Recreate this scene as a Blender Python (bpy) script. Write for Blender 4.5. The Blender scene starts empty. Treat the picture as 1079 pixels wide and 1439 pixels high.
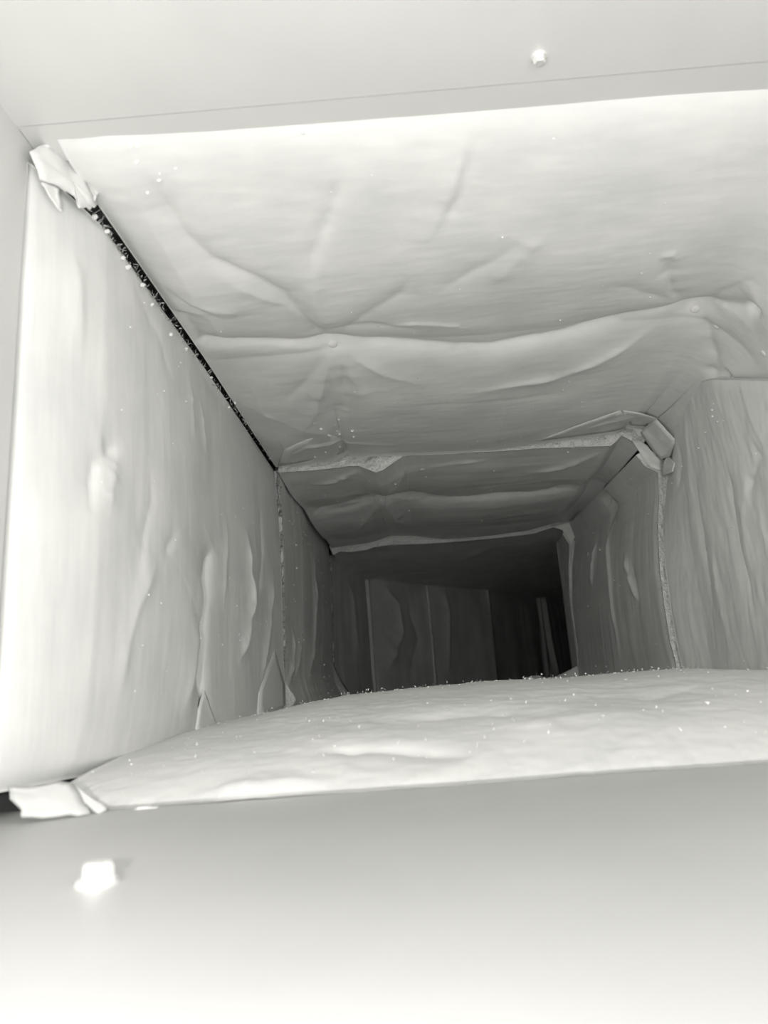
import bpy, math, random
import numpy as np
from mathutils import Matrix

# ------------------------------------------------------------------ camera
W_PX, H_PX, F_PX = 1079.0, 1439.0, 1081.0
CX, CY = W_PX / 2, H_PX / 2
CAM_H = 0.05                       # height of the lens above the metal floor of the duct
VP = (597.0, 955.0)                # where the duct axis runs to
ROLL = 0.085
D = np.array([VP[0] - CX, VP[1] - CY, F_PX]); D /= np.linalg.norm(D)
X = np.array([1.0, -ROLL, 0.0]); X[2] = -(X[0] * D[0] + X[1] * D[1]) / D[2]; X /= np.linalg.norm(X)
Z = np.cross(X, D)
CAM = np.array([0.0, 0.0, CAM_H])
K = 1.185                          # depth scale of the lining against the throat plates

scn = bpy.context.scene
cam_data = bpy.data.cameras.new('camera')
cam = bpy.data.objects.new('camera', cam_data)
scn.collection.objects.link(cam)
cam_data.sensor_fit = 'HORIZONTAL'
cam_data.sensor_width = 36.0
cam_data.lens = 36.0 * F_PX / W_PX
cam_data.clip_start = 0.005
cam_data.clip_end = 50
cam_data.dof.use_dof = True
cam_data.dof.focus_distance = 0.85
cam_data.dof.aperture_fstop = 15.0
cam.matrix_world = Matrix(((X[0], -X[1], -X[2], 0), (D[0], -D[1], -D[2], 0),
                           (Z[0], -Z[1], -Z[2], CAM_H), (0, 0, 0, 1)))
scn.camera = cam

# ------------------------------------------------------------------ light
world = bpy.data.worlds.new('world'); scn.world = world
world.use_nodes = True
bg = world.node_tree.nodes['Background']
bg.inputs['Color'].default_value = (1.0, 0.995, 0.97, 1)
bg.inputs['Strength'].default_value = 0.55

def cam_point(r, u, f):
    """a point given right / up / forward of the lens"""
    c = np.array([r, -u, f])
    return CAM + np.array([c @ X, c @ D, c @ Z])

flash = bpy.data.lights.new('phone_flash', 'POINT')
flash.energy = 1.35
flash.shadow_soft_size = 0.006
flash.color = (1.0, 0.99, 0.965)
flash_ob = bpy.data.objects.new('phone_flash', flash)
flash_ob.location = cam_point(-0.054, 0.006, -0.025)
scn.collection.objects.link(flash_ob)

scn.view_settings.view_transform = 'Standard'
scn.view_settings.look = 'None'
scn.view_settings.gamma = 1.0
scn.view_settings.use_curve_mapping = False
scn.view_settings.exposure = 1.93

# ------------------------------------------------------------------ helpers
rng = np.random.RandomState(7)

def U(px, py, d):
    """the point seen at a pixel, at depth d along the duct"""
    v = np.array([px - CX, py - CY, F_PX])
    w = np.array([v @ X, v @ D, v @ Z])
    return CAM + w * (d * K / w[1])

def K_(pts):
    """grow points about the lens height so that all rings of lining share one scale"""
    return CAM + (np.array(pts, float) - CAM) * K

def project(P):
    Q = P - CAM
    c = Q[..., 0:1] * X + Q[..., 1:2] * D + Q[..., 2:3] * Z
    zc = np.maximum(c[..., 2], 1e-4)
    return np.stack([CX + F_PX * c[..., 0] / zc, CY + F_PX * c[..., 1] / zc], -1)

def line(pts, d0, d1=None):
    """pixel polyline -> points; the depth runs from d0 to d1"""
    d1 = d0 if d1 is None else d1
    n = len(pts)
    return np.array([U(p[0], p[1], (p[2] if len(p) > 2 else d0 + (d1 - d0) * i / max(1, n - 1)))
                     for i, p in enumerate(pts)])

def resample(pl, n):
    pl = np.asarray(pl, float)
    s = np.r_[0, np.cumsum(np.linalg.norm(np.diff(pl, axis=0), axis=1))]
    t = np.linspace(0, s[-1], n)
    return np.stack([np.interp(t, s, pl[:, k]) for k in range(3)], -1)

def loft(sections, nu, nv):
    S = np.stack([resample(s, nv) for s in sections])
    step = np.linalg.norm(np.diff(S, axis=0), axis=2).mean(1)
    k = np.r_[0, np.cumsum(step)] / step.sum()
    t = np.linspace(0, 1, nu)
    P = np.empty((nu, nv, 3))
    for i, u in enumerate(t):
        j = min(max(int(np.searchsorted(k, u, side='right')) - 1, 0), len(k) - 2)
        a = (u - k[j]) / (k[j + 1] - k[j])
        P[i] = S[j] * (1 - a) + S[j + 1] * a
    return P

_lat = rng.rand(256, 256) * 2 - 1
def noise(x, y, seed=0):
    x = x + 17.3 * seed; y = y + 9.1 * seed
    xi = np.floor(x).astype(int); yi = np.floor(y).astype(int)
    fx = x - xi; fy = y - yi
    fx = fx * fx * (3 - 2 * fx); fy = fy * fy * (3 - 2 * fy)
    g = lambda a, b: _lat[a % 256, b % 256]
    return ((g(xi, yi) * (1 - fx) + g(xi + 1, yi) * fx) * (1 - fy)
            + (g(xi, yi + 1) * (1 - fx) + g(xi + 1, yi + 1) * fx) * fy)

def normals(P, centre):
    du = np.gradient(P, axis=0); dv = np.gradient(P, axis=1)
    n = np.cross(du, dv); n /= np.linalg.norm(n, axis=2, keepdims=True) + 1e-12
    c = np.array(centre)[None, None] - P
    flip = np.sign((n * c).sum(2).mean())
    return n * flip

def seg_dist(P, pl, px=None, plpx=None):
    """distance to a 3D polyline, position along it 0..1, side (from the picture of both)"""
    best = np.full(P.shape[:2], 1e9); pos = np.zeros(P.shape[:2]); side = np.ones(P.shape[:2])
    L = np.r_[0, np.cumsum(np.linalg.norm(np.diff(pl, axis=0), axis=1))]
    for i in range(len(pl) - 1):
        a, b = pl[i], pl[i + 1]
        ab = b - a; l2 = ab @ ab + 1e-12
        t = np.clip(((P - a) @ ab) / l2, 0, 1)
        d = np.linalg.norm(P - (a + t[..., None] * ab), axis=2)
        m = d < best
        best = np.where(m, d, best)
        pos = np.where(m, (L[i] + t * (L[i + 1] - L[i])) / L[-1], pos)
        e = plpx[i + 1] - plpx[i]
        s = np.sign(e[0] * (px[..., 1] - plpx[i][1]) - e[1] * (px[..., 0] - plpx[i][0]))
        side = np.where(m, s, side)
    return best, pos, side

def creases(P, feats):
    """height field from folds drawn along the liner.
    feat = (kind, pixels, amp, width, width on the other side[, taper])"""
    px = project(P)
    h = np.zeros(P.shape[:2])
    for f in feats:
        kind, pts, amp, w = f[0], f[1], f[2], f[3]
        if kind == 'bump':
            i = np.argmin(((px - np.array(pts)) ** 2).sum(2)); c = P.reshape(-1, 3)[i]
            h += amp * np.exp(-(np.linalg.norm(P - c, axis=2) / w) ** 2)
            continue
        w2 = f[4] if len(f) > 4 and f[4] else w
        taper = f[5] if len(f) > 5 else 0.25
        pl = np.array([P.reshape(-1, 3)[np.argmin(((px - np.array(q)) ** 2).sum(2))] for q in pts])
        if np.linalg.norm(np.diff(pl, axis=0), axis=1).sum() < 1e-4:
            continue
        keep = [0] + [k for k in range(1, len(pl)) if np.linalg.norm(pl[k] - pl[k - 1]) > 1e-5]
        pl = pl[keep]; q = np.array(pts, float)[keep]
        d, pos, side = seg_dist(P, pl, px, q)
        d = d + 0.0012 * noise(P[..., 0] * 90 + P[..., 2] * 70, P[..., 1] * 90, 3)
        d = np.maximum(d, 0)
        ww = np.where(side > 0, w, w2)
        env = np.clip(np.minimum(pos, 1 - pos) / max(taper, 1e-3), 0, 1) if taper > 0 else 1.0
        env = env * (0.8 + 0.35 * noise(pos * 9, pos * 0 + amp * 1e4, 5))
        prof = np.exp(-(np.sqrt(d * d + (0.0012) ** 2) - 0.0012) / ww)
        h += amp * env * prof
    return h

def link(o, parent=None):
    scn.collection.objects.link(o)
    if parent is not None:
        o.parent = parent
        o.matrix_parent_inverse = Matrix.Translation(-parent.location)
    return o

def mesh_obj(name, verts, faces, mat, parent=None, smooth=True):
    me = bpy.data.meshes.new(name)
    me.from_pydata([tuple(map(float, v)) for v in verts], [], faces)
    if smooth:
        me.polygons.foreach_set('use_smooth', [True] * len(me.polygons))
    me.materials.append(mat)
    me.update()
    o = bpy.data.objects.new(name, me)
    return link(o, parent)

def grid_obj(name, P, mat, parent=None, smooth=True, skirt=None, N=None):
    nu, nv = P.shape[:2]
    verts = P.reshape(-1, 3)
    i = np.arange(nu * nv).reshape(nu, nv)
    q = np.stack([i[:-1, :-1], i[1:, :-1], i[1:, 1:], i[:-1, 1:]], -1).reshape(-1, 4)
    faces = q.tolist()
    verts = list(verts)
    if skirt:
        # closed slab: the border is turned outwards and the back is one coarse sheet
        B = P - N * skirt
        loop = [i[0, j] for j in range(nv)] + [i[k, nv - 1] for k in range(1, nu)] + \
               [i[nu - 1, j] for j in range(nv - 2, -1, -1)] + [i[k, 0] for k in range(nu - 2, 0, -1)]
        base = len(verts)
        Bf = B.reshape(-1, 3)
        verts += [Bf[k] for k in loop]
        m = len(loop)
        for k in range(m):
            faces.append([int(loop[k]), base + k, base + (k + 1) % m, int(loop[(k + 1) % m])])
    me = bpy.data.meshes.new(name)
    me.from_pydata(np.asarray(verts, float).tolist(), [], faces)
    if smooth:
        fl = [True] * len(q) + [False] * (len(faces) - len(q))
        me.polygons.foreach_set('use_smooth', fl)
    me.materials.append(mat); me.update()
    o = bpy.data.objects.new(name, me)
    return link(o, parent)

def box(name, x0, x1, y0, y1, z0, z1, mat, parent=None):
    v = [(x, y, z) for x in (x0, x1) for y in (y0, y1) for z in (z0, z1)]
    f = [(0, 1, 3, 2), (4, 6, 7, 5), (0, 4, 5, 1), (2, 3, 7, 6), (0, 2, 6, 4), (1, 5, 7, 3)]
    return mesh_obj(name, v, f, mat, parent, smooth=False)

def plate(name, x0, x1, y0, ya, yb, z0, z1, mat, yc=None, yd=None):
    """a flat plate whose far edge is slightly out of square: ya at x0, yb at x1 (near edge y0, or yc / yd)"""
    yc = y0 if yc is None else yc; yd = y0 if yd is None else yd
    v = [(x, y, z) for x, p, q in ((x0, yc, ya), (x1, yd, yb)) for y in (p, q) for z in (z0, z1)]
    f = [(0, 1, 3, 2), (4, 6, 7, 5), (0, 4, 5, 1), (2, 3, 7, 6), (0, 2, 6, 4), (1, 5, 7, 3)]
    return mesh_obj(name, v, f, mat, None, smooth=False)

def tag(o, label=None, cat=None, group=None, kind=None):
    for k, v in (('label', label), ('category', cat), ('group', group), ('kind', kind)):
        if v: o[k] = v
    return o

def empty(name, loc, label, cat, group=None):
    o = bpy.data.objects.new(name, None)
    o.empty_display_size = 0.02
    o.location = loc
    scn.collection.objects.link(o)
    return tag(o, label, cat, group)

# ------------------------------------------------------------------ materials
def nodes_of(m):
    m.use_nodes = True
    nt = m.node_tree
    return nt, nt.nodes, nt.links, nt.nodes['Principled BSDF']

def liner_material(name, stretch, tone=0.80):
    """pale facing of the insulation: faint mottling, fine threads along one direction"""
    m = bpy.data.materials.new(name)
    nt, N, L, b = nodes_of(m)
    tc = N.new('ShaderNodeTexCoord')
    mp = N.new('ShaderNodeMapping'); mp.inputs['Scale'].default_value = stretch
    L.new(tc.outputs['Object'], mp.inputs['Vector'])
    mott = N.new('ShaderNodeTexNoise'); mott.inputs['Scale'].default_value = 16; mott.inputs['Detail'].default_value = 5
    L.new(tc.outputs['Object'], mott.inputs['Vector'])
    thr = N.new('ShaderNodeTexNoise'); thr.inputs['Scale'].default_value = 1.0; thr.inputs['Detail'].default_value = 4
    L.new(mp.outputs['Vector'], thr.inputs['Vector'])
    ramp = N.new('ShaderNodeValToRGB')
    t = tone
    ramp.color_ramp.elements[0].position = 0.28; ramp.color_ramp.elements[0].color = (t * .86, t * .865, t * .85, 1)
    ramp.color_ramp.elements[1].position = 0.66; ramp.color_ramp.elements[1].color = (t * 1.03, t * 1.03, t * 1.005, 1)
    mix = N.new('ShaderNodeMath'); mix.operation = 'MULTIPLY_ADD'
    mix.inputs[1].default_value = 0.7
    L.new(mott.outputs['Fac'], mix.inputs[0])
    mul = N.new('ShaderNodeMath'); mul.operation = 'MULTIPLY'; mul.inputs[1].default_value = 0.25
    L.new(thr.outputs['Fac'], mul.inputs[0])
    L.new(mul.outputs[0], mix.inputs[2])
    L.new(mix.outputs[0], ramp.inputs['Fac'])
    L.new(ramp.outputs['Color'], b.inputs['Base Color'])
    b.inputs['Roughness'].default_value = 0.46
    b.inputs['Specular IOR Level'].default_value = 0.45
    bump = N.new('ShaderNodeBump'); bump.inputs['Strength'].default_value = 0.13; bump.inputs['Distance'].default_value = 0.0012
    fine = N.new('ShaderNodeTexNoise'); fine.inputs['Scale'].default_value = 140; fine.inputs['Detail'].default_value = 3
    L.new(tc.outputs['Object'], fine.inputs['Vector'])
    add = N.new('ShaderNodeMath'); add.operation = 'MULTIPLY_ADD'; add.inputs[1].default_value = 0.35
    L.new(fine.outputs['Fac'], add.inputs[0]); L.new(thr.outputs['Fac'], add.inputs[2])
    L.new(add.outputs[0], bump.inputs['Height'])
    L.new(bump.outputs['Normal'], b.inputs['Normal'])
    return m

def edge_material(name, tone=0.72, dark=0.35, sc=260):
    """cut glass-fibre edge: grainy, its glitter painted in as pale specks"""
    m = bpy.data.materials.new(name)
    nt, N, L, b = nodes_of(m)
    tc = N.new('ShaderNodeTexCoord')
    n1 = N.new('ShaderNodeTexNoise'); n1.inputs['Scale'].default_value = sc; n1.inputs['Detail'].default_value = 4
    L.new(tc.outputs['Object'], n1.inputs['Vector'])
    r = N.new('ShaderNodeValToRGB')
    r.color_ramp.elements[0].position = 0.3; r.color_ramp.elements[0].color = (dark, dark, dark * .97, 1)
    r.color_ramp.elements[1].position = 0.62; r.color_ramp.elements[1].color = (tone, tone, tone * .97, 1)
    L.new(n1.outputs['Fac'], r.inputs['Fac'])
    L.new(r.outputs['Color'], b.inputs['Base Color'])
    b.inputs['Roughness'].default_value = 0.4
    bump = N.new('ShaderNodeBump'); bump.inputs['Strength'].default_value = 0.8; bump.inputs['Distance'].default_value = 0.002
    L.new(n1.outputs['Fac'], bump.inputs['Height']); L.new(bump.outputs['Normal'], b.inputs['Normal'])
    return m

def plain(name, col, rough=0.5, metal=0.0, spec=0.5, grain=0.0, sc=40, anis=(1, 1, 1)):
    m = bpy.data.materials.new(name)
    nt, N, L, b = nodes_of(m)
    tc = N.new('ShaderNodeTexCoord'); mp = N.new('ShaderNodeMapping'); mp.inputs['Scale'].default_value = anis
    L.new(tc.outputs['Object'], mp.inputs['Vector'])
    n1 = N.new('ShaderNodeTexNoise'); n1.inputs['Scale'].default_value = sc; n1.inputs['Detail'].default_value = 4
    L.new(mp.outputs['Vector'], n1.inputs['Vector'])
    r = N.new('ShaderNodeValToRGB')
    a = [c * (1 - grain) for c in col]; z = [min(1, c * (1 + grain)) for c in col]
    r.color_ramp.elements[0].position = 0.3; r.color_ramp.elements[0].color = (*a, 1)
    r.color_ramp.elements[1].position = 0.7; r.color_ramp.elements[1].color = (*z, 1)
    L.new(n1.outputs['Fac'], r.inputs['Fac']); L.new(r.outputs['Color'], b.inputs['Base Color'])
    b.inputs['Roughness'].default_value = rough; b.inputs['Metallic'].default_value = metal
    b.inputs['Specular IOR Level'].default_value = spec
    return m

M_CEIL = liner_material('facing_threads_across', (34, 170, 170))
M_WALL = liner_material('facing_threads_upright', (200, 200, 24))
M_FLOOR = liner_material('facing_floor', (20, 120, 120), 0.66)
M_EDGE = edge_material('glass_fibre_edge', .80, .56, 420)
M_EDGE_DK = edge_material('dark_fibre_edge', 0.5, 0.12, 340)  # same cut edge in a darker grain
M_TAPE = plain('torn_facing_paper', (.76, .76, .74), .5, grain=.06, sc=60)
M_METAL = plain('galvanised_sheet', (.68, .68, .665), .42, metal=.12, grain=.03, sc=14)
M_PLATE = plain('dull_galvanised_plate', (.50, .50, .49), .45, metal=.25, grain=.03, sc=14)
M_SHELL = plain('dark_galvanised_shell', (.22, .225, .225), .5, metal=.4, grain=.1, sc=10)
M_SCREW = plain('bright_screw_metal', (.92, .92, .9), .25, metal=.6, grain=.02)
M_PIN = plain('pin_washer_metal', (.8, .8, .78), .3, metal=.6, grain=.05)
M_FLECK = plain('white_dust_sparkle', (.9, .9, .88), .35, grain=.02)

# ------------------------------------------------------------------ the duct itself (setting)
TOP = CAM_H + 0.33  # inside of the metal throat
XL, XR = -0.2085, 0.352
Y_T = 0.378         # where the throat ends and the lining starts
SKEW = lambda x: .3790 + .022 * (x + .114)      # the far edge of the throat is a little out of square
def struct(o): return tag(o, kind='structure')

floor = struct(box('floor', XL - .03, XR + .03, 0.03, Y_T + .03, -0.012, 0.0, M_PLATE))
ceiling = struct(plate('ceiling', XL, XR, 0.03, SKEW(XL), SKEW(XR), TOP, TOP + .012, M_METAL))
wall_l = struct(box('wall_left', XL - .015, XL, 0.03, .400, 0.024, TOP, M_METAL))
wall_r = struct(box('wall_right', XR, XR + .015, 0.03, Y_T, 0.0, TOP, M_METAL))
# stiffening lip at the far end of the upper plate: the thin line in the photograph
struct(plate('trim_1', XL, XR, 0, SKEW(XL) + .032, SKEW(XR) + .034, TOP + .0005, TOP + .014, M_METAL, SKEW(XL) + .0011, SKEW(XR) + .0011))
# outer shell round the lining, and round the side branch
SZ = TOP + .04
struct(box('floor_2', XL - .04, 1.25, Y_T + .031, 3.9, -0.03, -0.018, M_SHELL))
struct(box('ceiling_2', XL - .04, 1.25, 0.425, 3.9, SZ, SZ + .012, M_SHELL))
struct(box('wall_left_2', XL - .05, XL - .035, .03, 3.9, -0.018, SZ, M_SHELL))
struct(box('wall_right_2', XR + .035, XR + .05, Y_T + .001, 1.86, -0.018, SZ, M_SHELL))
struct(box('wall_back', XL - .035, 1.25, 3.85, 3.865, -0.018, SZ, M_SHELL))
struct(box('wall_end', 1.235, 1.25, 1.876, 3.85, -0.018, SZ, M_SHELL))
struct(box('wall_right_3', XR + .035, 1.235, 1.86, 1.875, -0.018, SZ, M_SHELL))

def screw(parent, at, up, r, name='screw'):
    """hex-washer screw head lying on a plate"""
    at = np.array(at, float); up = np.array(up, float)
    a = np.array([1.0, 0, 0]); b = np.cross(up, a)
    vs, fs = [], []
    rings = [(1.0, 0.0, 24), (1.0, .10, 24), (.92, .16, 24), (.66, .18, 24)]
    n = 24
    prof = [(.88, 0), (.88, .12), (.82, .2), (.70, .22)]
    for (q, h) in prof:
        for k in range(n):
            t = 2 * math.pi * k / n
            vs.append(at + r * q * (math.cos(t) * a + math.sin(t) * b) + up * r * h)
    for (q, h) in [(.68, .22), (.66, .72), (.54, .84)]:
        for k in range(n):
            t = 2 * math.pi * k / n
            s = math.cos(math.pi / 6) / math.cos((t % (math.pi / 3)) - math.pi / 6)
            vs.append(at + r * q * s * (math.cos(t) * a + math.sin(t) * b) + up * r * h)
    R = len(vs) // n
    for i in range(R - 1):
        for k in range(n):
            fs.append((i * n + k, i * n + (k + 1) % n, (i + 1) * n + (k + 1) % n, (i + 1) * n + k))
    fs.append(tuple((R - 1) * n + k for k in range(n)))
    return mesh_obj(name, vs, fs, M_SCREW, parent, smooth=False)

def at_z(px, py, z):
    v = np.array([px - CX, py - CY, F_PX]); w = np.array([v @ X, v @ D, v @ Z])
    return CAM + w * ((z - CAM_H) / w[2])

s1 = screw(ceiling, at_z(757, 80, TOP), (0, 0, -1), .0052)
s1['label'] = 'pale screw head in the upper metal plate'
s2 = screw(floor, at_z(137, 1242, 0.0), (0, 0, 1), .0070)
s2['label'] = 'shiny screw head catching the flash in the lower metal plate'

# ------------------------------------------------------------------ insulation panels
def fibres(name, pts, dirs, parent, mat, n, length, seed):
    """loose glass fibres sticking out of a cut edge"""
    r = np.random.RandomState(seed)
    vs, fs = [], []
    for _ in range(n):
        k = r.randint(len(pts))
        p = pts[k] + r.normal(0, .0012, 3)
        d = dirs[k] + r.normal(0, .7, 3); d /= np.linalg.norm(d)
        s = r.normal(0, 1, 3); s = np.cross(d, s); s /= np.linalg.norm(s) + 1e-9
        l = length * r.uniform(.4, 1.2); w = .00022
        b = len(vs)
        vs += [p - s * w, p + s * w, p + d * l * .5 + s * w * .8 + r.normal(0, .0006, 3), p + d * l]
        fs += [(b, b + 1, b + 2), (b, b + 2, b + 3)]
    return tag(mesh_obj(name, vs, fs, mat, parent, smooth=False), kind='stuff')

def flecks(P, N, parent, n, seed, size=.0011, clump=None):
    """white specks: dusty grains on facings, painted sparkle on torn edges"""
    r = np.random.RandomState(seed)
    nu, nv = P.shape[:2]
    vs, fs = [], []
    octf = [(0, 2, 4), (2, 1, 4), (1, 3, 4), (3, 0, 4), (2, 0, 5), (1, 2, 5), (3, 1, 5), (0, 3, 5)]
    for _ in range(n):
        if clump is not None:
            j = clump[r.randint(len(clump))]
            px = project(P); q = np.array(j) + r.normal(0, 14, 2)
            k = np.argmin(((px - q) ** 2).sum(2)); a, b_ = k // nv, k % nv
        else:
            a, b_ = r.randint(2, nu - 2), r.randint(2, nv - 2)
        p = P[a, b_]; s = size * r.uniform(.4, 1.15) ; sc = np.array([r.uniform(.7, 1.7), r.uniform(.7, 1.2), r.uniform(.6, 1.3)]) * s
        b = len(vs)
        for e in ((1, 0, 0), (-1, 0, 0), (0, 1, 0), (0, -1, 0), (0, 0, 1), (0, 0, -1)):
            vs.append(p + N[a, b_] * s * .4 + np.array(e) * sc)
        fs += [tuple(b + i for i in f) for f in octf]
    return tag(mesh_obj('dust_and_sparkle', vs, fs, M_FLECK, parent, smooth=False), kind='stuff')

def pin(P, N, parent, px, r=.0045):
    q = project(P); k = np.argmin(((q - np.array(px)) ** 2).sum(2))
    p = P.reshape(-1, 3)[k]; n = N.reshape(-1, 3)[k]
    a = np.cross(n, [0.3, 0.2, 0.9]); a /= np.linalg.norm(a); b = np.cross(n, a)
    vs, fs = [], []; m = 14
    for q_, h in ((1.1, -.2), (1, .10), (.8, .22), (.5, .30), (.25, .34), (.1, .35)):
        for k in range(m):
            t = 2 * math.pi * k / m
            vs.append(p + r * q_ * (a * math.cos(t) + b * math.sin(t)) + n * r * h)
    R = len(vs) // m
    for i in range(R - 1):
        for k in range(m):
            fs.append((i * m + k, i * m + (k + 1) % m, (i + 1) * m + (k + 1) % m, (i + 1) * m + k))
    fs.append(tuple((R - 1) * m + k for k in range(m)))
    return mesh_obj('fixing_pin', vs, fs, M_TAPE, parent)

def torn_edge(P, N, parent, mat, depth=.02, seed=1, fib=120, row=0, bulge=.0015):
    """the cut edge of a panel that faces the opening"""
    top = P[row]; n = N[row]
    rows = []
    k = 6
    m = len(top)
    r = np.random.RandomState(seed)
    s = np.arange(m)
    for i in range(k):
        f = i / (k - 1)
        jit = bulge * (noise(s * .35, s * 0 + i * 2.7, seed) + .8 * noise(s * .09, s * 0 + i, seed + 4))
        off = np.zeros((m, 3)); off[:, 1] = -.0006 + jit * (1 if 0 < i < k - 1 else .3)
        rows.append(top - n * depth * f + off)
    G = np.stack(rows)
    o = grid_obj('torn_edge', G, mat, parent, smooth=False)
    if fib:
        flecks(G, np.broadcast_to(np.array([0, -1.0, 0]), G.shape), parent, fib // 2, seed + 60, .0008)  # white specks added as painted sparkle along the cut edge
    if fib:
        dirs = np.tile(np.array([[0, -1.0, 0]]), (m, 1)) + n * .4
        fibres('fibre_fringe', np.concatenate([rows[0], rows[1]]), np.concatenate([dirs, dirs]), parent, mat, fib, .005, seed)
    return o

def slab(name, pts, parent, mat, th=.0012, wob=.0008, seed=0, sub=3, toward=None):
    """a torn scrap of facing: outline in points with real depth, thin solid with a wavy face"""
    pts = np.array(pts, float)
    # refine outline
    out = []
    r = np.random.RandomState(seed)
    for i in range(len(pts)):
        a, b = pts[i], pts[(i + 1) % len(pts)]
        for k in range(sub):
            q = a + (b - a) * k / sub
            if k: q = q + r.normal(0, wob * .7, 3)
            out.append(q)
    out = np.array(out); c = out.mean(0)
    u, s_, vt = np.linalg.svd(out - c); n = vt[2]
    if n @ (CAM - c) < 0: n = -n
    out = out - np.outer((out - c) @ n, n) * .7
    m = len(out)
    vs, fs = [], []
    rings = [1.0, .72, .42, .15]
    for q in rings:
        for k in range(m):
            p = c + (out[k] - c) * q
            w = 1.8 * wob * float(noise(np.array(p[0] * 160 + p[1] * 60), np.array(p[2] * 160), seed)) * (q < .99)
            vs.append(p + n * w)
    nf = len(vs)
    for i in range(len(rings) - 1):
        for k in range(m):
            fs.append((i * m + k, i * m + (k + 1) % m, (i + 1) * m + (k + 1) % m, (i + 1) * m + k))
    fs.append(tuple((len(rings) - 1) * m + k for k in range(m)))
    for k in range(m): vs.append(out[k] - n * th)
    for k in range(m): fs.append((k, nf + k, nf + (k + 1) % m, (k + 1) % m))
    fs.append(tuple(nf + k for k in reversed(range(m))))
    o = mesh_obj(name, vs, fs, mat, parent, smooth=False)
    k_face = (len(rings) - 1) * m + 1
    for i, p in enumerate(o.data.polygons): p.use_smooth = i < k_face
    return o

def px_slab(name, pts, parent, mat=None, **kw):
    return slab(name, [U(*p) for p in pts], parent, mat or M_TAPE, **kw)

def lay_slab(name, pts, grids, parent, mat=None, off=.004, **kw):
    """a scrap lying just off the facings it is torn from; points beyond them keep their own depth"""
    out = []
    for p in pts:
        d = p[2] * K if len(p) > 2 else None
        for G in grids:
            q = ((project(G) - np.array(p[:2])) ** 2).sum(2); k = np.argmin(q)
            if q.flat[k] < 16:
                y = G.reshape(-1, 3)[k][1] - off
                d = y if d is None else min(d, y)
        out.append(U(p[0], p[1], d / K))
    return slab(name, out, parent, mat or M_TAPE, **kw)

def edge_window(nu, nv, P, front=.015, back=.012, side=.0):
    s = np.r_[0, np.cumsum(np.linalg.norm(np.diff(P, axis=0), axis=2).mean(1))]
    f = np.clip(s / max(front, 1e-6), 0, 1) if front else np.ones(nu)
    b = np.clip((s[-1] - s) / max(back, 1e-6), 0, 1) if back else np.ones(nu)
    w = (f * f * (3 - 2 * f)) * (b * b * (3 - 2 * b))
    W = np.repeat(w[:, None], nv, 1)
    if side:
        t = np.r_[0, np.cumsum(np.linalg.norm(np.diff(P, axis=1), axis=2).mean(0))]
        q = np.clip(np.minimum(t, t[-1] - t) / side, 0, 1)
        W = W * (q * q * (3 - 2 * q))[None]
    return W, s

def build(label, sections, nu, nv, mat, centre, feats, amp_noise=(), pillow=0, win=(.015, .012, .008),
          skirt=.010, extra=None, cat='insulation', as_structure=None):
    P = loft(sections, nu, nv)
    N = normals(P, centre)
    Wd, s = edge_window(nu, nv, P, *win)
    h = creases(P, feats) if feats else np.zeros((nu, nv))
    t = np.r_[0, np.cumsum(np.linalg.norm(np.diff(P, axis=1), axis=2).mean(0))]
    SS, TT = np.meshgrid(s, t, indexing='ij')
    for (a, fs_, ft, sd) in amp_noise:           # amplitude, frequency along, across
        h = h + a * noise(SS * fs_, TT * ft, sd)
    if pillow:
        h = h + pillow * np.sin(np.pi * np.clip(SS / s[-1], 0, 1)) * np.sin(np.pi * np.clip(TT / t[-1], 0, 1)) ** .6
    h = h * Wd
    if extra is not None:
        h = h + extra(P, SS, TT)
    Q = P + N * h[..., None]
    N2 = normals(Q, centre)
    base = Q.reshape(-1, 3).min(0) * np.array([0, 0, 1]) + Q.reshape(-1, 3).mean(0) * np.array([1, 1, 0])
    root = empty('insulation_panel' if label else as_structure, base, label, cat if label else None)
    if not label: tag(root, kind='structure')
    grid_obj('facing', Q, mat, root, skirt=skirt, N=N2)
    return root, Q, N2

ZC = CAM_H + .27          # underside of the ceiling lining
AX = (0.06, 0.9, CAM_H + .1)

# ---- ceiling, nearest panel: hangs in two pillows between the throat, a row of pins and the first seam
def ceil_front(d, drop, z0, skew=0.0):
    pts = [(-.1915 + .004 * (d - .389) / .3, d, z0), (-.05, d, z0), (.10, d, z0), (.343 - drop, d, z0)]
    for a in np.linspace(0, math.pi / 2, 26)[1:]:
        pts.append((.343 - drop + drop * math.sin(a), d, z0 - drop + drop * math.cos(a)))
    pts = np.array(pts)
    pts[:, 1] += skew * (pts[:, 0] + .16)
    return pts
seam1_top = [(387, 656), (410, 653), (440, 648), (470, 645), (482, 637), (489, 633), (496, 638), (520, 638), (560, 637),
             (640, 634), (690, 630), (760, 620), (830, 611), (862, 607), (878, 598), (905, 600), (918, 612), (934, 640)]
sec = [ceil_front(.389, .089, CAM_H + .326, .045), ceil_front(.687, .078, CAM_H + .321, .01),
       line(seam1_top, .905, .852)]
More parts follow.
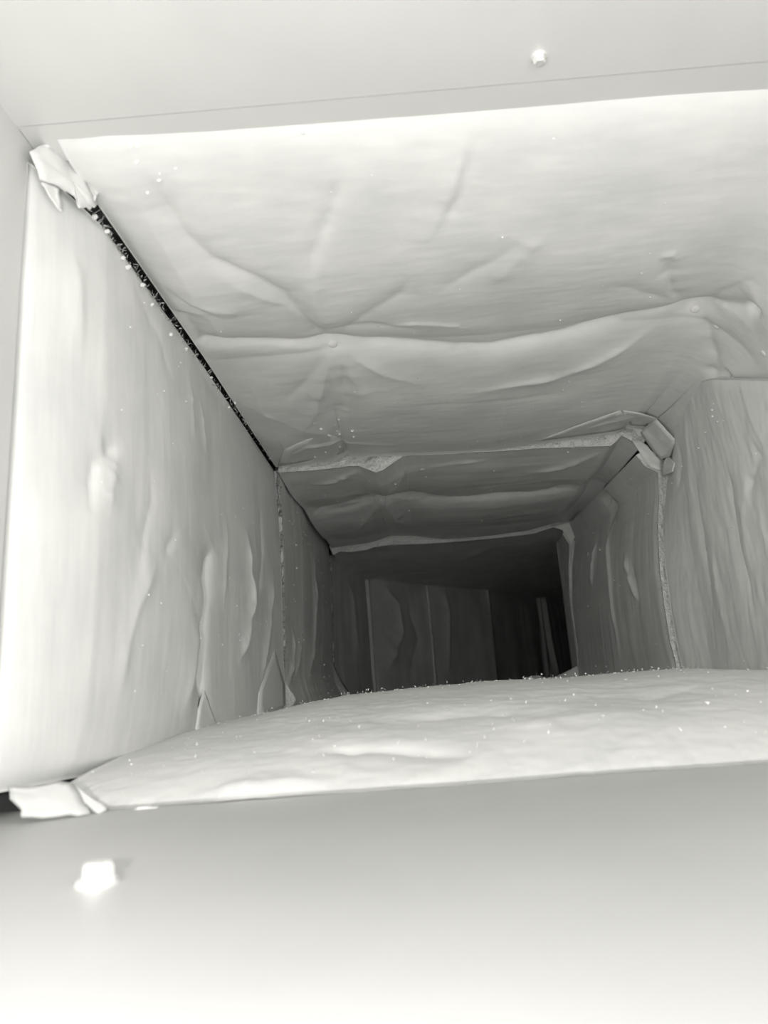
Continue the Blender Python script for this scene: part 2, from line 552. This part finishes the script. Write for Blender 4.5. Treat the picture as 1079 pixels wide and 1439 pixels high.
f = [
    # the row of pins draws the sheet up: long valley
    ('v', [(170, 478), (265, 481), (400, 484), (467, 483), (560, 488), (640, 492), (690, 491), (790, 474), (880, 450), (975, 432), (1075, 430)], -.0095, .014, .022, .02),
    ('v', [(265, 481), (400, 484), (467, 483), (560, 488), (690, 491), (790, 474), (880, 450), (975, 432), (1050, 430)], -.0050, .0045, .012, .05),
    ('bump', (467, 482), -.007, .016), ('bump', (975, 433), -.008, .018), ('bump', (1066, 427), -.012, .006), ('bump', (1004, 518), -.004, .008), ('bump', (1024, 526), -.005, .006),
    ('v', [(460, 478), (430, 438), (395, 395), (360, 375), (300, 350), (262, 318), (215, 245)], -.0060, .006, .016, .1),
    ('r', [(440, 455), (400, 415), (350, 395), (290, 360)], .0022, .009, .005, .3),
    ('v', [(478, 236), (462, 290), (446, 330), (430, 372)], -.0030, .010, .004),
    ('r', [(664, 178), (650, 212), (632, 262), (608, 306), (590, 325)], .0030, .012, .005),
    ('v', [(676, 180), (660, 220), (640, 270), (615, 312)], -.0022, .010, .005),
    ('v', [(730, 320), (700, 345), (660, 365), (610, 400)], -.0018, .010, .006),
    ('r', [(770, 300), (720, 350), (690, 385)], .0018, .010, .008),
    ('v', [(962, 428), (942, 400), (935, 372), (932, 340)], -.0048, .010, .005),
    ('r', [(920, 346), (938, 338), (952, 348)], .0022, .005, .003),
    ('v', [(950, 425), (915, 405), (880, 392), (850, 385)], -.0026, .009, .005),
    ('v', [(990, 425), (1020, 400), (1079, 372)], -.0026, .010, .005),
    ('r', [(930, 452), (880, 480), (830, 505), (780, 522), (700, 536), (640, 545)], .0050, .006, .016),
    ('v', [(985, 442), (1000, 480), (1012, 520), (1025, 533)], -.0045, .009, .006),
    ('r', [(465, 492), (452, 535), (436, 578), (420, 605)], .0055, .012, .006),
    ('r', [(470, 492), (500, 530), (520, 560)], .0024, .012, .008),
    ('v', [(475, 492), (482, 530), (480, 600)], -.0045, .008, .006),
    ('v', [(462, 492), (430, 530), (395, 562)], -.0035, .010, .006), ('r', [(478, 490), (540, 520), (600, 535)], .0030, .010, .006),
    ('v', [(470, 470), (520, 425), (560, 400), (580, 370)], -.0028, .012, .008), ('r', [(462, 470), (440, 400), (445, 350)], .0022, .010, .006),
    ('v', [(280, 486), (250, 480), (220, 470)], -.0020, .008, .005),
    ('r', [(540, 455), (580, 447), (640, 452), (660, 462)], .0022, .008, .003),
    ('v', [(430, 460), (520, 450), (600, 462)], -.0018, .008, .004),
    ('r', [(240, 400), (300, 420), (340, 425)], .0020, .008, .004),
    ('v', [(225, 395), (270, 415), (320, 440)], -.0022, .008, .004),
    ('r', [(395, 640), (430, 620), (470, 612), (510, 618), (560, 622)], .0030, .010, .004),
    ('r', [(345, 565), (420, 590), (470, 602)], .0018, .010, .006),
    ('r', [(740, 619), (800, 600), (860, 583), (910, 570)], .0042, .005, .012),
    ('v', [(560, 560), (680, 555), (800, 545)], -.0015, .012, .008),
]
def ceil1_extra(P, S, T):
    nose = -.006 * np.exp(-S / .012)                       # front edge rolls up behind the metal
    pil = .012 * np.sin(np.pi * np.clip(S / .30, 0, 1)) ** .8 + .009 * np.sin(np.pi * np.clip((S - .30) / .38, 0, 1)) ** .8
    return nose + pil * np.clip(T / .03, 0, 1) * np.clip((T.max() - T) / .05, 0, 1)
c1, Q, N = build('large pale crumpled insulation sheet overhead, nearest the opening, pinned along a sagging crease',
                 sec, 270, 270, M_CEIL, AX, f,
                 [(.0022, 11, 8, 1), (.0005, 30, 16, 2), (.00016, 120, 40, 3), (.00010, 300, 90, 4)],
                 win=(.004, .010, .012), extra=ceil1_extra)
pin(Q, N, c1, (467, 482)); pin(Q, N, c1, (977, 433)); pin(Q, N, c1, (1006, 459), .0030); pin(Q, N, c1, (1072, 497), .0035)
pin(Q, N, c1, (424, 188), .0016)  # no pin: a small pale dome added for a sparkle on the sheet
flecks(Q, N, c1, 60, 5, .0008)
flecks(Q, N, c1, 7, 6, .0013, clump=[(185, 215), (222, 240)])
flecks(Q, N, c1, 16, 8, .0016, clump=[(475, 608)])
lay_slab('torn_flap', [(390, 654, .90), (420, 651, .90), (440, 647, .90), (470, 643, .90), (484, 633, .895), (478, 616), (462, 611), (430, 619), (400, 632)], [Q], c1, M_CEIL, off=.003, wob=.0003)
lay_slab('torn_flap', [(756, 620, .868), (800, 603), (835, 590), (872, 577), (883, 590), (878, 600, .862), (862, 607, .866), (830, 611, .868)], [Q], c1, off=.006, wob=.0004, seed=2)
lay_slab('torn_flap', [(876, 578), (900, 581), (924, 589), (908, 600, .846), (886, 597, .850)], [Q], c1, M_CEIL, off=.008, wob=.0005, seed=3)
QC = Q

# ---- ceiling, second panel
seam1_bot = [(391, 664), (408, 663), (440, 661), (470, 658), (490, 655), (505, 655), (514, 659), (528, 664), (538, 661), (552, 651),
             (566, 642), (590, 638), (640, 637), (690, 635), (760, 630), (820, 628), (858, 627), (866, 620), (873, 612), (884, 618), (900, 628)]
seam2_top = [(466, 770), (490, 767), (515, 764), (530, 760), (550, 753), (585, 754), (620, 758), (660, 756), (690, 753), (740, 746), (770, 738), (785, 733), (805, 731)]
sec = [line(seam1_bot, .912, .862), line(seam2_top, 1.462, 1.405)]
f = [
    ('v', [(430, 725), (480, 715), (540, 703), (600, 703), (680, 702), (760, 694), (820, 680)], -.012, .018, .036, .05),
    ('v', [(450, 723), (500, 714), (540, 703), (600, 701), (680, 702), (760, 694), (830, 680)], -.006, .004, .012, .1),
    ('bump', (535, 703), -.008, .02),
    ('r', [(505, 660), (470, 672), (440, 678)], .0055, .004, .012),
    ('r', [(570, 650), (560, 672), (545, 695)], .0030, .010, .006),
    ('r', [(845, 634), (790, 652), (740, 662)], .0055, .004, .012),
    ('r', [(540, 708), (510, 730), (500, 742)], .0055, .010, .006),
    ('r', [(540, 708), (560, 728), (590, 740)], .0055, .006, .010),
    ('r', [(770, 672), (700, 682), (640, 690)], .0035, .004, .010), ('r', [(700, 645), (640, 650), (600, 655)], .0030, .004, .010),
    ('v', [(610, 690), (690, 685), (780, 668)], -.0030, .012, .006),
]
c2, Q, N = build('second grey insulation sheet overhead, between the two ragged ceiling seams', sec, 200, 230, M_CEIL, AX, f,
                 [(.0030, 9, 6, 11), (.0010, 32, 9, 12), (.0003, 110, 20, 13)], win=(.02, .012, .012),
                 extra=lambda P, S, T: .006 * np.sin(np.pi * np.clip(S / .25, 0, 1)) + .008 * np.sin(np.pi * np.clip((S - .25) / .3, 0, 1)))
torn_edge(Q, N, c2, M_EDGE, .022, 21, 160)
flecks(Q, N, c2, 60, 15, .0014)
pin(Q, N, c2, (535, 704), .0045); pin(Q, N, c2, (594, 660), .0035)

# ---- ceiling, third panel (over the bend)
seam2_bot = [(468, 780), (478, 775), (490, 776), (506, 774), (515, 773), (525, 769), (545, 766), (580, 765), (620, 763), (690, 757), (750, 750), (768, 744), (778, 741), (800, 740)]
sec = [line(seam2_bot, 1.472, 1.425), K_([(-.16, 3.2, ZC - .02), (.6, 3.2, ZC - .02)])]
c3, Q, N = build('darkest insulation sheet overhead, deepest in the duct above the bend', sec, 130, 110, M_CEIL, AX,
                 [('v', [(640, 800), (700, 795), (770, 780)], -.010, .02, .008), ('r', [(560, 790), (650, 785), (700, 768)], .006, .02, .01)],
                 [(.004, 8, 6, 31), (.0015, 30, 9, 32)], win=(.02, .01, .0))
torn_edge(Q, N, c3, M_EDGE, .022, 22, 120)
# right hand extension of the last ceiling sheet over the branch
sec = [K_([(.36, 1.60, ZC - .015), (.96, 1.60, ZC - .015)]), K_([(.612, 2.75, ZC - .02), (.96, 2.75, ZC - .02)])]
build(None, sec, 30, 30, M_CEIL, (.6, 2.2, .1), [], [(.004, 6, 6, 33)], win=(0, 0, 0), as_structure='ceiling_3')

# ---- left wall, nearest panel
ZB = CAM_H - .0375
sec = [np.array([(-.2035, .389, CAM_H + .3165), (-.2030, .379, CAM_H + .13), (-.2025, .372, CAM_H + .01), (-.202, .367, ZB)]),
       np.array([(-.193, .46, CAM_H + .3178), (-.193, .45, CAM_H + .14), (-.194, .44, CAM_H), (-.194, .43, ZB - .001)]),
       np.array([(-.191, .71, CAM_H + .3163), (-.188, .69, CAM_H + .14), (-.188, .66, CAM_H), (-.188, .65, ZB - .010)]),
       line([(384, 660), (388, 690), (392, 740), (395, 800), (397, 860), (398, 920), (401, 965), (404, 1002)], .918, .868)]
f = [
    ('v', [(160, 620), (128, 652), (122, 690), (120, 725)], -.0042, .010, .005),
    ('r', [(150, 640), (142, 690), (138, 720)], .0024, .008, .006),
    ('r', [(345, 740), (349, 800), (352, 850), (342, 905), (334, 935)], .0075, .010, .004),
    ('v', [(300, 770), (295, 830), (289, 880), (288, 930), (290, 985), (296, 1022)], -.0120, .020, .007, .12),
    ('r', [(284, 800), (278, 870), (262, 950), (250, 1010)], .0060, .030, .020),
    ('r', [(282, 560), (284, 600), (288, 640)], .0026, .008, .004),
    ('r', [(262, 540), (265, 590), (266, 620)], .0020, .008, .004),
    ('v', [(195, 640), (200, 700), (190, 760), (176, 830)], -.0024, .012, .006),
    ('r', [(220, 640), (250, 636), (300, 640)], .0018, .010, .008),
    ('v', [(240, 750), (225, 765), (215, 790)], -.0022, .008, .004),
    ('r', [(205, 790), (180, 850), (165, 920), (160, 990)], .0032, .014, .006),
    ('r', [(385, 800), (378, 880), (366, 960)], .0060, .012, .005),
    ('r', [(320, 720), (318, 800), (315, 860)], .0026, .010, .006),
    ('v', [(365, 700), (370, 780), (362, 860)], -.0030, .010, .006),
    ('v', [(180, 400), (215, 470), (235, 540)], -.0026, .014, .008),
    ('r', [(95, 330), (105, 420), (108, 520)], .0030, .018, .008),
]
def left1_extra(P, S, T):
    return -.0048 * np.exp(-S / .022) + .006 * np.sin(np.pi * np.clip(S / .33, 0, 1)) * np.sin(np.pi * np.clip(T / T.max(), 0, 1)) ** .5 \
        - .010 * np.exp(-(T.max() - T) / .02) * np.clip(1 - S / .42, 0, 1)
l1, Q, N = build('pale bulging insulation sheet on the left wall, nearest the opening', sec, 240, 170, M_WALL, AX, f,
                 [(.0026, 8, 4, 41), (.0004, 30, 8, 42), (.0002, 100, 20, 43), (.0001, 260, 60, 44)],
                 win=(.006, .010, .010), extra=left1_extra, skirt=.0003)
flecks(Q, N, l1, 50, 45, .0007)
lay_slab('torn_flap', [(362, 1005), (365, 972), (378, 935), (387, 914), (394, 941, .875), (400, 963, .872), (401, 1001, .868)], [Q], l1, M_WALL, off=.007, wob=.0003, seed=5)
lay_slab('torn_flap', [(291, 978), (298, 998), (306, 1024), (276, 1028), (280, 995), (287, 970)], [Q], l1, M_WALL, off=.006, wob=.0003, seed=6)
# crumpled end at the top corner
px_slab('torn_flap', [(44, 212, 0.323), (61, 203, 0.331), (80, 210, 0.339), (96, 222, 0.347), (112, 236, 0.354), (121, 252, 0.358), (131, 272, 0.362), (138, 287, 0.365), (128, 294, 0.361), (112, 292, 0.354), (106, 276, 0.351), (84, 262, 0.341), (58, 252, 0.329)], l1, wob=.0009, seed=7)
for k, pts in enumerate(([(62, 205, 0.331), (78, 196, 0.338), (98, 203, 0.347), (90, 214, 0.344)],
                         [(98, 220, 0.347), (112, 214, 0.354), (122, 230, 0.358), (112, 236, 0.354)],
                         [(118, 236, 0.356), (132, 222, 0.363), (136, 246, 0.365), (126, 262, 0.360)],
                         [(126, 262, 0.360), (136, 248, 0.365), (140, 272, 0.366), (133, 282, 0.363)],
                         [(60, 256, 0.330), (84, 264, 0.341), (88, 296, 0.343), (76, 282, 0.338)])):
    px_slab('torn_scrap', pts, l1, M_TAPE, wob=.0008, seed=50 + k)
# crumbs stuck along the open joint between wall and ceiling sheets
cr = [(131, 304), (150, 325), (172, 362), (180, 375), (200, 400), (214, 428), (240, 470), (262, 490), (330, 566), (322, 572), (296, 530)]
for k, (px, py) in enumerate(cr):
    d = .3735 * (597 - 130) / (597 - px)
    c = U(px, py, d * .992); s = .0014 * (1.4 if k < 5 else 1)
    r = np.random.RandomState(k)
    pts = [c + s * np.array([math.cos(a) * r.uniform(.7, 1.3), r.uniform(-.6, .6), math.sin(a) * r.uniform(.7, 1.3)]) for a in np.linspace(0, 6.28, 7)[:-1]]
    slab('torn_crumb', pts, l1, M_TAPE, th=.0015, wob=.0004, seed=k, sub=2)
g = np.array([U(130 + (390 - 130) * a, 290 + (655 - 290) * a, .3735 * (597 - 130) / (597 - (130 + 260 * a))) for a in np.linspace(0, 1, 120)])
fibres('fibre_fringe', g + np.array([-.002, .004, -.002]), np.tile([[.6, -.2, .5]], (120, 1)), l1, M_EDGE_DK, 320, .005, 9)

# ---- left wall, second panel
sec = [line([(391, 661), (397, 720), (399, 780), (400, 860), (402, 900), (400, 950), (404, 975), (413, 1000)], .926, .884),
       line([(461, 766), (465, 820), (467, 900), (467, 930), (474, 958), (488, 985)], 1.50, 1.46)]
f = [
    ('r', [(440, 770), (442, 850), (440, 900), (430, 955)], .0085, .010, .004),
    ('r', [(415, 880), (412, 930), (405, 965)], .0065, .008, .004),
    ('r', [(425, 890), (416, 950)], .0055, .008, .004),
    ('v', [(450, 800), (456, 880), (452, 950)], -.0040, .014, .008),
]
l2, Q, N = build('second insulation sheet on the left wall, past the upright seam', sec, 200, 130, M_WALL, AX, f,
                 [(.0030, 8, 4, 51), (.0010, 34, 6, 52), (.0004, 100, 12, 53)], win=(.012, .012, .012))
torn_edge(Q, N, l2, M_EDGE_DK, .014, 24, 160)
flecks(Q, N, l2, 50, 55, .0013)
px_slab('torn_flap', [(401, 958, .880), (409, 972, .884), (417, 983, .888), (412, 992, .886), (402, 999, .880)], l2, M_EDGE, wob=.0004, seed=8)
px_slab('torn_flap', [(463, 915, 1.46), (470, 940, 1.46), (477, 957, 1.46), (490, 968, 1.46), (500, 978, 1.46), (470, 985, 1.42), (440, 990, 1.30), (455, 955, 1.38)], l2, M_WALL, wob=.0006, seed=9)

# ---- left wall, third panel, up to the bend
sec = [line([(466, 780), (468, 860), (470, 930), (480, 985)], 1.53, 1.50),
       K_([(-.119, 1.91, ZC - .02), (-.119, 1.91, CAM_H - .028)])]
l3, Q, N = build('dark insulation sheet on the left wall just before the bend', sec, 70, 70, M_WALL, AX,
                 [('r', [(490, 810), (495, 870), (502, 940)], .014, .02, .008)],
                 [(.004, 8, 4, 61), (.0015, 30, 7, 62)], win=(.012, .012, 0))
torn_edge(Q, N, l3, M_EDGE_DK, .012, 25, 0)

# ---- right wall, nearest panel
def r_sec(px, py, d, x=.333):
    return np.array([U(px, py, d / K), (x - .003, d, CAM_H + .20), (x, d, CAM_H + .09), (x + .001, d, CAM_H - .046)])
sec = [np.array([(.325, .445, CAM_H + .246), (.334, .445, CAM_H + .20), (.338, .445, CAM_H + .09), (.338, .445, CAM_H - .043)]),
       r_sec(1079, 534, .664), r_sec(1000, 532, .765), r_sec(964, 541, .85), r_sec(945, 575, .93),
       line([(936, 620), (945, 650), (938, 675), (931, 740), (935, 800), (943, 860), (951, 905), (958, 938), (962, 985)], .845)]
f = [
    ('v', [(1018, 640), (1026, 680), (1034, 740), (1046, 800), (1062, 870)], -.0060, .010, .003),
    ('r', [(1050, 660), (1046, 740), (1058, 800)], .0026, .014, .007),
    ('v', [(975, 650), (982, 720), (992, 790), (1003, 860)], -.0035, .007, .003),
    ('r', [(962, 570), (968, 640), (972, 700)], .0022, .010, .006),
    ('r', [(1000, 780), (1012, 840), (1022, 900)], .0024, .010, .005),
    ('v', [(1075, 620), (1060, 660), (1052, 700)], -.0040, .016, .008),
    ('v', [(948, 600), (956, 650), (950, 700)], -.0030, .010, .006),
]
r1, Q, N = build('grey streaked insulation sheet on the right wall, nearest the opening', sec, 200, 150, M_WALL, AX, f,
                 [(.0020, 6, 3, 71), (.0005, 36, 12, 72), (.0005, 110, 36, 73), (.0003, 260, 90, 74)], win=(.006, .008, .010))
flecks(Q, N, r1, 60, 75, .0010)
lay_slab('torn_flap', [(897, 609, .842), (908, 599), (920, 589), (936, 604), (947, 621), (943, 640), (928, 646, .846), (912, 630, .846)], [Q, QC], r1, M_WALL, off=.012, wob=.0005, seed=10)
lay_slab('torn_flap', [(928, 647, .838), (942, 640), (946, 650), (945, 663), (934, 670, .840), (929, 662, .840)], [Q], r1, off=.009, wob=.0005, seed=11)

# ---- right wall, second panel
sec = [line([(893, 640), (905, 655), (924, 664), (926, 700), (924, 740), (927, 800), (933, 850), (941, 900), (949, 930), (953, 960)], .862, .852),
       line([(800, 735), (808, 757), (804, 800), (804, 840), (808, 880), (812, 910), (815, 960)], 1.40)]
f = [
    ('v', [(852, 690), (855, 740), (852, 780)], -.0050, .014, .005),
    ('r', [(850, 690), (856, 760), (860, 820), (868, 890), (872, 930)], .0070, .008, .004),
    ('r', [(838, 760), (834, 790), (833, 830)], .0060, .007, .004),
    ('r', [(878, 775), (885, 810), (898, 850)], .0060, .008, .004),
    ('v', [(884, 775), (893, 820), (902, 860)], -.0030, .010, .004),
    ('r', [(815, 730), (835, 710), (850, 728)], .0030, .014, .008),
    ('bump', (853, 705), -.010, .03),
]
r2, Q, N = build('second insulation sheet on the right wall, between the two upright torn seams', sec, 200, 140, M_WALL, AX, f,
                 [(.0028, 8, 5, 81), (.0010, 34, 8, 82), (.0004, 110, 18, 83)], win=(.014, .012, .012))
torn_edge(Q, N, r2, M_EDGE, .020, 26, 200)
flecks(Q, N, r2, 40, 85, .0013)
pin(Q, N, r2, (826, 778), .004)
px_slab('torn_flap', [(887, 618, .862), (897, 616, .860), (914, 632, .855), (929, 647, .850), (929, 661, .850), (914, 657, .854), (902, 640, .858)], r2, M_TAPE, wob=.0007, seed=12)
px_slab('torn_flap', [(872, 609, .872), (884, 597, .868), (908, 600, .858), (898, 616, .864), (887, 616, .870)], r2, M_WALL, wob=.0006, seed=13)

# ---- right wall, third panel: short, up to the inner corner of the bend
sec = [line([(790, 750), (800, 765), (799, 800), (800, 840), (806, 880), (810, 910), (813, 965)], 1.412),
       K_([(.288, 1.55, ZC - .02), (.288, 1.55, CAM_H + .1), (.288, 1.55, CAM_H - .04)])]
r3, Q, N = build('narrow dark insulation sheet on the right wall at the corner of the bend', sec, 50, 80, M_WALL, AX, [],
                 [(.003, 12, 5, 91), (.0014, 40, 8, 92)], win=(.01, .01, 0))
torn_edge(Q, N, r3, M_EDGE, .014, 27, 60)
px_slab('torn_flap', [(773, 739, 1.42), (790, 735, 1.41), (810, 730, 1.40), (811, 746, 1.398), (803, 766, 1.40), (797, 756, 1.405), (790, 745, 1.41)], r3, wob=.0008, seed=14)

# ---- sheets round the bend: the left wall swings to the right
def bend(label, a, b, zt, mat_feats, n, seed, lobes):
    (ax, ay), (bx, by) = a, b
    sec = [K_([(ax, ay, zt), (ax, ay, CAM_H - .026)]), K_([(bx, by, zt), (bx, by, CAM_H - .026)])]
    return build(label, sec, n, 70, M_WALL, (.4, 1.4, .15), mat_feats, [(.006, lobes, 3, seed), (.002, 25, 6, seed + 1)], win=(.01, .01, 0), skirt=.015)
b1, Q, N = bend('dim folded insulation sheet facing the opening at the left of the bend', (-.117, 1.87), (.035, 2.12), ZC - .018,
     [('r', [(540, 826), (556, 850), (562, 890), (545, 940)], .024, .03, .010), ('v', [(572, 830), (590, 900), (575, 960)], -.010, .03, .02)], 90, 101, 9)
b2, Q, N = bend('dim insulation sheet at the middle of the bend, beside the dark branch', (.030, 2.10), (.215, 2.36), ZC - .018,
     [('r', [(622, 822), (627, 870), (630, 950)], .014, .02, .008)], 80, 111, 8)
torn_edge(Q, N, b2, M_EDGE, .02, 28, 0)
b3, Q, N = bend('almost black insulation sheet at the back of the side branch', (.218, 2.385), (.455, 3.0), ZC - .019, [], 50, 121, 6)
b4, Q, N = bend('almost black insulation sheet farthest right in the side branch', (.428, 2.74), (.62, 3.16), ZC - .019, [], 50, 131, 6)
slab('torn_edge', K_([(.430, 2.735, ZC - .02), (.447, 2.732, ZC - .021), (.452, 2.73, CAM_H + .1), (.462, 2.73, CAM_H - .026), (.440, 2.735, CAM_H - .026), (.432, 2.735, CAM_H + .12)]), b4, M_EDGE, wob=.0006, seed=29)

# ---- floor lining: swells up behind the lower metal plate
xs = np.linspace(-.1935, .338, 240)
D0, DC = .386, .68
sil = [(300, 1020), (360, 1005), (400, 996), (445, 985), (490, 977), (600, 965), (690, 957), (800, 952), (870, 945), (950, 940), (1079, 942), (1200, 951)]
sp = np.array([U(px, py, .70 / K) for px, py in sil])
crest = np.interp(xs, sp[:, 0], sp[:, 2]) + .0005 * noise(xs * 60, xs * 0, 4)
ds = np.concatenate([np.linspace(D0, DC + .06, 150), np.linspace(DC + .065, 1.05, 60)])
zf = .0006
P = np.zeros((len(ds), len(xs), 3))
for i, d in enumerate(ds):
    u = np.clip((d - D0) / (DC - D0), 0, 1)
    gup = np.sin(np.pi / 2 * u) ** np.interp(xs, [-.195, -.12, -.02], [.50, .66, .76])
    if d > DC: gup = 1 - .55 * ((d - DC) / .37) ** 2
    P[i, :, 0] = xs; P[i, :, 1] = d; P[i, :, 2] = zf + (crest - zf) * gup
# ragged, nibbled front edge
nib = .003 * noise(xs * 26, xs * 0, 6) + .002 * noise(xs * 90, xs * 0, 7) + .0015 * noise(xs * 300, xs * 0, 8)
P[:, :, 1] += (nib[None] * np.exp(-(ds - D0)[:, None] / .02))
f = [
    ('v', [(430, 1062), (480, 1052), (560, 1050), (620, 1056), (660, 1066)], -.0045, .010, .004),
    ('r', [(270, 1122), (330, 1108), (420, 1098), (470, 1096)], .0030, .010, .005),
    ('v', [(560, 1012), (680, 1002), (760, 1008)], -.0022, .016, .010),
    ('v', [(600, 1022), (520, 1010), (440, 1018)], -.0020, .014, .010),
    ('r', [(700, 1030), (820, 1010), (930, 1000)], .0020, .016, .012),
    ('v', [(890, 985), (960, 965), (1030, 975)], -.0030, .014, .008),
    ('v', [(108, 1100), (125, 1118), (148, 1138)], -.0080, .006, .003, .05),
    ('v', [(0, 1112), (15, 1135)], -.018, .008, .008, .0),
    ('r', [(40, 1108), (80, 1112), (118, 1132)], .0030, .012, .006),
    ('v', [(180, 1138), (205, 1132), (225, 1138)], -.003, .004, .003),
]
Wn, _ = edge_window(P.shape[0], P.shape[1], P, .004, .02, .004)
SS, TT = np.meshgrid(ds - ds[0], xs - xs[0], indexing='ij')
N = normals(P, AX)
h = creases(P, f) + .0020 * noise(SS * 13, TT * 9, 141) + .0005 * noise(SS * 50, TT * 26, 142) + .0003 * noise(SS * 130, TT * 90, 143) + .00025 * noise(SS * 260, TT * 200, 144)
h *= np.where(SS > .18, np.clip(1 - (SS - .18) / .08, .25, 1), 1)      # smoother towards the crest
Q = P + N * (h * Wn)[..., None]
N = normals(Q, AX)
fl1 = empty('insulation_panel', (.06, .6, 0), 'swollen pale insulation sheet lying on the duct floor behind the lower metal plate', 'insulation')
grid_obj('facing', Q, M_FLOOR, fl1, skirt=.0004, N=N)
fibres('fibre_fringe', Q[3:60].reshape(-1, 3)[::7], np.tile([[0, -.5, 1.0]], (len(Q[3:60].reshape(-1, 3)[::7]), 1)), fl1, M_EDGE, 200, .0022, 33)
k0 = int(np.argmin(abs(ds - DC)))
fibres('fibre_fringe', Q[k0:k0 + 14].reshape(-1, 3)[::3], np.tile([[0, -.2, 1.0]], (len(Q[k0:k0 + 14].reshape(-1, 3)[::3]), 1)), fl1, M_EDGE, 300, .0022, 34)
flecks(Q, N, fl1, 60, 35, .0006)
flecks(Q[k0 - 10:k0 + 14], N[k0 - 10:k0 + 14], fl1, 130, 36, .0006)
px_slab('torn_flap', [(84, 1099, .326), (100, 1100, .327), (124, 1117, .323), (150, 1136, .320), (138, 1142, .317), (116, 1128, .320)], fl1, M_FLOOR, wob=.0004, seed=18)
px_slab('torn_flap', [(180, 1141, .322), (195, 1134, .323), (222, 1134, .323), (226, 1141, .322)], fl1, M_TAPE, wob=.0003, seed=19)
px_slab('torn_flap', [(11, 1104, .312), (50, 1102, .316), (86, 1098, .324), (104, 1106, .326), (127, 1137, .314), (80, 1146, .309), (30, 1149, .304), (27, 1131, .306), (14, 1120, .308)], fl1, M_FLOOR, wob=.0006, seed=15)

sec = [K_([(-.155, .925, CAM_H - .034), (.278, .925, CAM_H - .030)]), K_([(-.15, 1.46, CAM_H - .03), (.28, 1.46, CAM_H - .028)])]
fl2, Q, N = build('second floor insulation sheet, only its curled edge showing behind the swelling', sec, 60, 60, M_FLOOR, AX, [], [(.003, 10, 8, 151)], win=(.01, .01, 0))
px_slab('torn_flap', [(777, 952, 1.40), (795, 944, 1.40), (812, 935, 1.39), (816, 952, 1.39), (816, 962, 1.39), (777, 964, 1.40)], fl2, M_FLOOR, wob=.0006, seed=16)
px_slab('torn_flap', [(735, 953, 1.43), (755, 949, 1.43), (777, 954, 1.43), (777, 962, 1.43), (735, 962, 1.43)], fl2, M_FLOOR, wob=.0006, seed=17)
sec = [K_([(-.15, 1.47, CAM_H - .034), (.96, 1.47, CAM_H - .034)]), K_([(-.15, 3.1, CAM_H - .034), (.96, 3.1, CAM_H - .034)])]
build(None, sec, 30, 30, M_FLOOR, AX, [], [(.003, 6, 6, 161)], win=(0, 0, 0), as_structure='floor_3')
